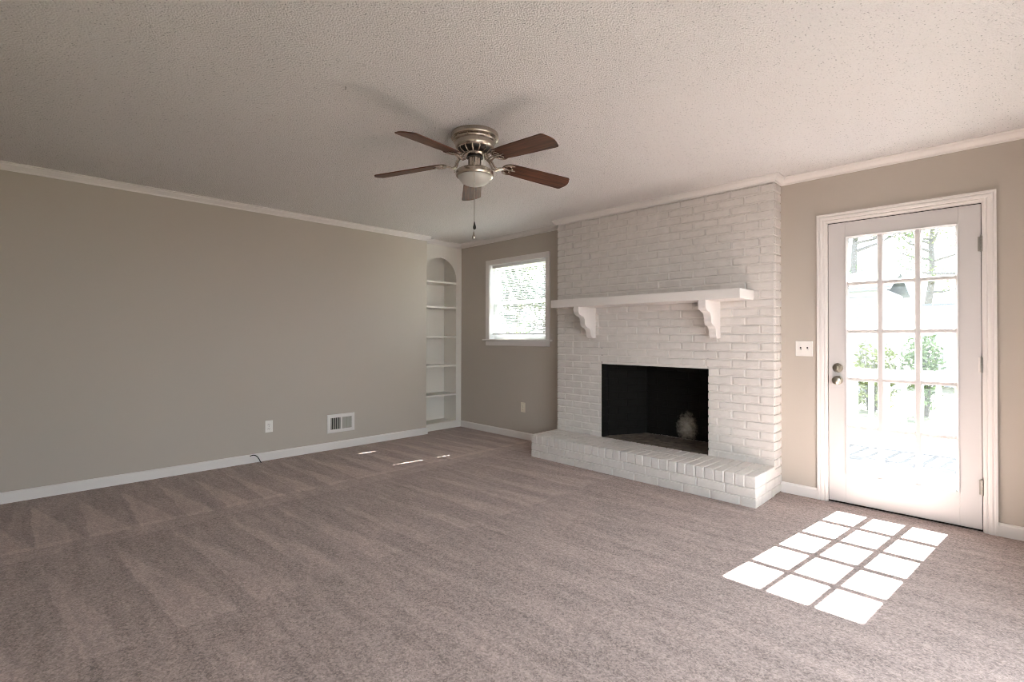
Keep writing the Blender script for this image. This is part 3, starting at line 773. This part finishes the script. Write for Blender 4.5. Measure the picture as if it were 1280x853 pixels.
for k in range(15):
    b = MB(); a = 2*math.pi*k/15
    b.tube([(FXc+r_*math.cos(a), FYc+r_*math.sin(a), zz) for r_, zz in ((.106, H-.090), (.103, H-.104), (.087, H-.117), (.070, H-.124))], .004, 6)
    part(b, 'vent_rib', M_nickel, mv, True)
b = MB(); b.lathe([(.060, H-.118), (.076, H-.121), (.078, H-.128), (.070, H-.136), (.052, H-.138)], 48, cc); part(b, 'blade_hub', M_nickel, fan, True)
b = MB(); b.lathe([(.050, H-.136), (.050, H-.146)], 40, cc); part(b, 'hub_gap', M_darkmetal, fan, True)
b = MB(); b.lathe([(.036, H-.142), (.040, H-.147), (.040, H-.205), (.037, H-.214)], 36, cc)
sw = part(b, 'switch_housing', M_nickel, fan, True)
for k in range(6):
    b = MB(); a = 2*math.pi*(k+.3)/6; ca, sa = math.cos(a), math.sin(a)
    b.tube([(FXc+.0402*ca, FYc+.0402*sa, H-.150), (FXc+.0402*ca, FYc+.0402*sa, H-.192)], .0030, 6)
    part(b, 'housing_slot', M_darkmetal, sw)
b = MB(); b.lathe([(.034, H-.208), (.060, H-.212), (.096, H-.218), (.110, H-.226), (.116, H-.234), (.116, H-.252), (.112, H-.260), (.104, H-.262), (.100, H-.258)], 56, cc)
ft = part(b, 'light_fitter', M_nickel, fan, True)
b = MB()
for k in range(3):
    b = MB(); a = 2*math.pi*(k+.05)/3; p = Vector((FXc+.115*math.cos(a), FYc+.115*math.sin(a), H-.243)); d = Vector((math.cos(a), math.sin(a), 0))
    b.tube([p, p+d*.010], .0035, 8); b.tube([p+d*.008, p+d*.014], .006, 10)
    part(b, 'thumb_screw', M_nickel, ft, True)
b = MB(); pr = [(.101, H-.254)]
for i in range(1, 13):
    a = math.pi/2*i/12; pr.append((max(.101*math.cos(a), .0005), H-.256-.062*math.sin(a)))
b.lathe(pr, 56, cc); part(b, 'glass_bowl', M_frost, fan, True)
# blades
ZB = 2.219; PITCH = math.radians(12); TH0 = -2.4
def blade_outline():
    r0, r1 = .185, .658; w0, w1 = .056, .071
    out = []
    cr = .020
    for i in range(7):  # tip, +y corner
        a = math.pi/2 - math.pi/2*i/6; out.append((r1-cr-.016+cr*math.cos(a), w1-cr+cr*math.sin(a)))
    for i in range(1, 8):
        t_ = i/8; yv = (w1-cr)*(1-2*t_); out.append((r1-.016+.016*(1-(yv/(w1-cr))**2), yv))
    for i in range(7):
        a = -math.pi/2*i/6; out.append((r1-cr-.016+cr*math.cos(a), -(w1-cr)+cr*math.sin(a)))
    out += [(.32, -w0-.006), (.235, -w0)]
    for i in range(1, 8):
        a = -math.pi/2 - math.pi*i/8; out.append((.235+.050*math.cos(a), w0*math.sin(a)))
    out += [(.235, w0), (.32, w0+.006)]
    return out
ol = blade_outline()
def arc_pts(cx, cy, r, a0, a1, n=10, z=0): return [(cx+r*math.cos(a0+(a1-a0)*i/n), cy+r*math.sin(a0+(a1-a0)*i/n), z) for i in range(n+1)]
me_b = MB(); me_b.extrude(ol, lambda x, y, d: (x, y, d), -.003, .003)
me_a = MB()
me_a.cbox((.052, -.013, .030), (.090, .013, .036), .002)
for sy in (-1, 1):
    me_a.tube([(.080, sy*.006, .032), (.098, sy*.010, .024), (.112, sy*.013, .006), (.124, sy*.014, -.018), (.142, sy*.013, -.026), (.168, sy*.010, -.014), (.20, sy*.008, -.006)], [.0065, .0065, .006, .006, .006, .005, .004], 8)
    me_a.tube(arc_pts(.236, 0, .052, math.pi, math.pi - sy*math.pi*.60, 12, -.0065), [.0055]*8+[.005, .0045, .004, .003, .002], 6)
    me_a.tube(arc_pts(.222, sy*.021, .017, 0, 2*math.pi, 14, -.0065), .0035, 6)
me_a.tube([(.185, 0, -.0065), (.235, 0, -.0065), (.272, 0, -.0065)], [.006, .0045, .003], 6)
for x, y in ((.215, 0), (.245, .022), (.245, -.022)): me_a.lathe([(.006, -.004), (.006, -.010), (.003, -.012)], 12, (x, y, 0))
proto_b = proto_a = None
for k in range(5):
    th = math.radians(TH0 + 72*k)
    if k == 0:
        bo = me_b.build('blade', M_wood); ao = me_a.build('blade_arm', M_nickel, smooth=True)
        mdf = bo.modifiers.new('bevel', 'BEVEL'); mdf.width = .0015; mdf.segments = 2; mdf.limit_method = 'ANGLE'
        proto_b, proto_a = bo, ao
    else:
        bo = proto_b.copy(); COL.objects.link(bo); ao = proto_a.copy(); COL.objects.link(ao)
    bo.parent = fan; bo.location = (0, 0, ZB+.655*.095-H); bo.rotation_euler = (-PITCH, math.atan(.095), th)
    bo.rotation_mode = 'XYZ'
    ao.parent = bo; ao.location = (0, 0, 0); ao.rotation_euler = (0, 0, 0)
# pull chains
dcam = Vector((-FXc, -FYc, 0)).normalized(); sidev = Vector((-dcam.y, dcam.x, 0))
for off, zend, nm in ((0.000, 1.842, 'a'), (.0045, 1.785, 'b')):
    p = Vector((FXc, FYc, 0)) + dcam*.124 + sidev*off*-1
    b = MB(); z = H-.206
    q0 = Vector((FXc, FYc, z)) + dcam*.038; q1 = Vector((p.x, p.y, H-.214))
    nb = 14
    for i in range(nb+1):
        q = q0.lerp(q1, i/nb); b.lathe([(.0004, -.0016), (.0016, 0), (.0004, .0016)], 6, tuple(q))
    z = H-.216
    while z > zend+.03:
        b.lathe([(.0004, z-.0017), (.0016, z), (.0004, z+.0017)], 6, (p.x, p.y, 0)); z -= .0042
    b.tube([(p.x, p.y, zend+.028), (p.x, p.y, H-.215)], .0006, 5)
    ch = part(b, 'pull_chain', M_nickel, fan)
    b = MB(); b.lathe([(.0015, zend+.034), (.003, zend+.028), (.0045, zend+.018), (.0085, zend+.006), (.0095, zend-.002), (.007, zend-.010), (.001, zend-.013)], 20, (p.x, p.y, 0))
    part(b, 'pull_fob', M_nickel if nm == 'b' else M_darkmetal, ch, True)

# little marks on the ceiling (hooks left behind)
for (x, y), lb in (((-2.314, 1.141), 'tiny dark screw hook in the ceiling left of the fan'), ((-1.72, 1.927), 'tiny dark screw hook in the ceiling right of the fan')):
    b = MB(); b.tube([(x, y, H+.004), (x, y, H-.006)], .0015, 8); b.tube([(x + .005*math.sin(a), y, H-.010 + .005*math.cos(a)) for a in [i*.5 for i in range(0, 10)]], .0012, 6)
    if x < -2: tag(b.build('ceiling_hook', M_darkmetal, loc=(x, y, H)), lb, 'hook')

# ------------------------------------------------------------------ outside
b = MB(); b.box((-45, YB+T+.02, -.60), (30, 60, -.40)); struct(b, 'lawn', M_lawn)
b = MB(); b.box((XR+T+.02, -20, -.62), (30, YB+T+.02, -.41)); b.box((-45, -20, -.62), (XR+T+.02, YN-T-.02, -.41)); struct(b, 'dark_side_ground', M_darkground)  # unseen ground outside, darkened to cut light bounced onto the ceiling
DKX0, DKX1, DKY = -1.345, 2.6, 7.03
b = MB(); y = YB+T+.034
while y < DKY-.05:
    b.cbox((DKX0, y, -.088), (DKX1, y+.134, -.050), .003); y += .140
b.box((DKX0, DKY-.06, -.28), (DKX1, DKY-.02, -.09)); b.box((DKX0, YB+T+.03, -.28), (DKX0+.04, DKY-.03, -.09))
for x in (DKX0+.06, .6, DKX1-.1):
    for yy in (4.7, 6.9): b.box((x, yy, -.45), (x+.09, yy+.09, -.09))
struct(b, 'deck', M_deck, 'sunlit board deck outside the door')
rl = thing('deck_railing', 'white wooden deck railing with square balusters seen through the door', 'railing', (DKX0, 6.97, -.05))
def post(x, y):
    b = MB(); b.cbox((x-.048, y-.048, -.05), (x+.048, y+.048, .80), .004); part(b, 'railing_post', M_rail, rl, origin=(x, y, -.05))
for x, y in ((-1.29, 6.97), (.62, 6.97), (2.52, 6.97), (-1.29, 4.46)): post(x, y)
b = MB(); b.cbox((-1.36, 6.90, .80), (2.6, 7.04, .84), .004); b.cbox((-1.24, 6.95, .71), (2.5, 6.99, .795), .003); part(b, 'top_rail', M_rail, rl)
b = MB(); b.cbox((-1.24, 6.95, .015), (2.5, 6.99, .07), .003); part(b, 'bottom_rail', M_rail, rl)
b = MB(); b.cbox((-1.36, 4.41, .80), (-1.22, 6.90, .84), .004); b.cbox((-1.31, 4.46, .71), (-1.27, 6.92, .795), .003); b.cbox((-1.31, 4.46, .015), (-1.27, 6.92, .07), .003); part(b, 'side_rail', M_rail, rl)
x = -1.11
bal0 = None
while x < 2.45:
    if abs(x-.62) > .06:
        if bal0 is None:
            b = MB(); b.cbox((x-.022, 6.948, .065), (x+.022, 6.992, .715), .003); bal0 = part(b, 'baluster', M_rail, rl, origin=(x, 6.97, .07)); bx0 = x
        else:
            o = bal0.copy(); COL.objects.link(o); o.parent = rl; o.location.x = bal0.location.x + (x-bx0)
    x += .148
y = 4.66
while y < 6.88:
    o = bal0.copy(); COL.objects.link(o); o.parent = rl; o.location = (-1.29-DKX0, y-6.97, bal0.location.z); y += .148

# neighbour's white shed and fence
sh = thing('garden_shed', 'white sided shed with a grey roof beyond the hedge', 'shed', (-4.8, 17.5, -.4))
b = MB(); z = -.4
b.box((-7.5, 17.53, -.4), (-2.46, 20.97, 2.60))
while z < 2.6:
    for lo, hi in (((-7.5, 17.5, z), (-2.46, 17.53, z+.19)),): b.cbox(lo, (hi[0], hi[1], min(hi[2], 2.6)), .004)
    z += .2
part(b, 'shed_wall', M_siding, sh)
b = MB(); b.extrude([(17.2, 2.56), (19.2, 3.2), (21.3, 2.56), (21.3, 2.66), (19.2, 3.3), (17.2, 2.66)], lambda y, z, d: (d, y, z), -7.8, -2.3); part(b, 'shed_roof', M_roof, sh)
b = MB(); b.box((-6.6, 17.48, .7), (-5.6, 17.5, 1.8)); part(b, 'shed_window', M_roof, sh)
fn = thing('board_fence', 'pale board fence beyond the hedge to the right of the shed', 'fence', (0, 21.5, -.4))
b = MB(); x = -2.2
while x < 9: b.cbox((x, 21.5, -.4), (x+.145, 21.525, 2.30), .002); x += .15
b.box((-2.2, 21.525, .2), (9, 21.56, .3)); b.box((-2.2, 21.525, 1.9), (9, 21.56, 2.0)); part(b, 'fence_boards', M_siding, fn)
b = MB(); b.cbox((-2.22, 21.47, 2.30), (9.05, 21.56, 2.35), .003); part(b, 'fence_cap', M_roof, fn)

def leaf_cloud(b, c_, rad, n, size, r_):
    for _ in range(n):
        while True:
            p = Vector((r_.uniform(-1, 1), r_.uniform(-1, 1), r_.uniform(-1, 1)))
            if .25 < p.length < 1: break
        p = Vector((c_[0]+p.x*rad[0], c_[1]+p.y*rad[1], c_[2]+p.z*rad[2]))
        a = Vector((r_.gauss(0, 1), r_.gauss(0, 1), r_.gauss(0, 1))).normalized(); q = a.cross(Vector((r_.gauss(0, 1), r_.gauss(0, 1), r_.gauss(0, 1)))).normalized()
        s = size*r_.uniform(.6, 1.3)
        b.add([p-a*s, p+q*s*.45, p+a*s, p-q*s*.45], [(0, 1, 2, 3)])
def shrub(x, y, w_, h_, m_, lb, seed, n=1500):
    r_ = random.Random(seed); t = thing('shrub', lb, 'shrub', (x, y, -.4), 'shrubs in the back garden')
    b = MB()
    for i in range(6):
        a = r_.uniform(0, 6.28); b.tube([(x+.1*math.cos(a), y+.1*math.sin(a), -.42), (x+.25*w_*math.cos(a), y+.25*w_*math.sin(a), -.4+h_*.5), (x+.4*w_*math.cos(a), y+.4*w_*math.sin(a), -.4+h_*.85)], [.02, .014, .006], 5)
    part(b, 'stems', M_bark, t)
    b = MB()
    for i in range(7):
        leaf_cloud(b, (x+r_.uniform(-.35, .35)*w_, y+r_.uniform(-.3, .3), -.4+h_*r_.uniform(.3, .72)), (w_*.34, .45, h_*.34), n//7, .055, r_)
    part(b, 'foliage', m_, t)
lbls = ['loose green shrub at the left end of the hedge outside the door', 'yellow-green shrub second in the hedge outside the door', 'green shrub third in the hedge outside the door', 'grey-green shrub in the hedge outside the door, right of centre', 'yellow-green shrub at the right end of the hedge outside the door']
for i, (x, m_) in enumerate(((-2.95, M_leafc), (-2.1, M_leafb), (-1.25, M_leafa), (-.4, M_leafb), (.45, M_leafa))):
    shrub(x, 13.2+.2*(i % 2), .64, 1.62, m_, lbls[i], 20+i)
def tree(x, y, h_, tr, m_, lb, seed, leaves=900, lean=0):
    r_ = random.Random(seed); t = thing('tree', lb, 'tree', (x, y, -.4), 'trees in the back garden')
    b = MB(); lfb = MB(); top = Vector((x+lean, y, h_-.4)); base_ = Vector((x, y, -.45)); pts_ = []
    for i in range(7):
        q = base_.lerp(top, i/6); pts_.append((q.x+r_.uniform(-.06, .06)*i*.5, q.y, q.z))
    b.tube(pts_, [tr*(1-.13*i) for i in range(7)], 8)
    for i in range(13):
        f = r_.uniform(.30, .98); q = base_.lerp(top, f); a = r_.uniform(0, 6.28); ln = r_.uniform(.8, 2.2)*(1.2-f*.6)
        e = q + Vector((math.cos(a)*ln, math.sin(a)*ln, ln*r_.uniform(.1, .6))); mid = q.lerp(e, .5)+Vector((0, 0, -.06*ln))
        b.tube([q, mid, e], [tr*.35, tr*.22, tr*.08], 6)
        for j in range(3):
            e2 = mid.lerp(e, .3*j+.2) + Vector((r_.uniform(-.6, .6), r_.uniform(-.6, .6), r_.uniform(-.1, .5))); b.tube([mid.lerp(e, .3*j+.1), e2], [tr*.12, tr*.04], 5)
            leaf_cloud(lfb, e2, (.45, .45, .3), leaves//39, .07, r_)
        leaf_cloud(lfb, e, (.6, .6, .4), leaves//26, .07, r_)
    part(b, 'trunk', M_bark, t); part(lfb, 'leaves', m_, t)
trees = [(-4.45, 24.5, 8.0, .22, M_leafa, 'tree behind the shed, seen through the left column of door panes', 900, 0), (-2.7, 29.5, 9, .20, M_leafb, 'leaning tree seen through the middle column of door panes', 900, .5),
         (-1.0, 25, 8, .17, M_leafa, 'tree behind the fence seen through the right column of door panes', 1100, -.5), (-8.2, 29, 9, .25, M_leafc, 'large tree behind the far end of the shed', 1200, .3), (3.4, 25, 8, .2, M_leafa, 'tree behind the fence beyond the right door jamb', 900, 0)]
for i, (x, y, h_, tr, m_, lb, n_, ln_) in enumerate(trees): tree(x, y, h_, tr, m_, lb, 50+i, n_, ln_)
wt = [(-10.9, 12.4, 5.5, .12, M_leafc, 'tree nearest the small window, behind its right side', 2600, .1), (-15.8, 15.6, 6.5, .15, M_leafa, 'tree behind the middle of the small window', 2600, -.2), (-19.5, 20.0, 8, .18, M_leafc, 'tree behind the left side of the small window', 2600, 0)]
for i, (x, y, h_, tr, m_, lb, n_, ln_) in enumerate(wt): tree(x, y, h_, tr, m_, lb, 80+i, n_, ln_)
for i, (x, y) in enumerate(((-8.1, 8.2), (-9.5, 9.6), (-11.0, 8.6))):
    shrub(x, y, .98, 1.95, (M_leafa, M_leafb, M_leafc)[i], ['green shrub outside the small window, nearest the chimney', 'yellow-green shrub outside the small window, between two others', 'grey-green shrub outside the small window, farthest left'][i], 120+i, 2200)
# unseen tree between the two openings, added to cut sun on the small window
r_ = random.Random(5); t = thing('tree', 'unseen tree added on the lawn to shade the small window', 'tree', (-4.4, 9.4, -.4), 'trees in the back garden')
b = MB(); b.tube([(-4.4, 9.4, -.45), (-4.35, 9.35, 2.5), (-4.2, 9.2, 5.2), (-3.8, 9.0, 7.2)], [.20, .16, .11, .04], 10)
lfb = MB()
for k in range(9):
    a = k*.7; e = Vector((-3.6+1.3*math.cos(a), 8.9+1.1*math.sin(a), 6.6+.5*math.sin(k*1.7))); b.tube([(-4.25, 9.2, 4.6), Vector((-4.1, 9.15, 5.6)).lerp(e, .5), e], [.07, .045, .015], 6)
    leaf_cloud(lfb, e, (.95, .95, .6), 190, .10, r_)
part(b, 'trunk', M_bark, t); part(lfb, 'leaves', M_leafa, t)
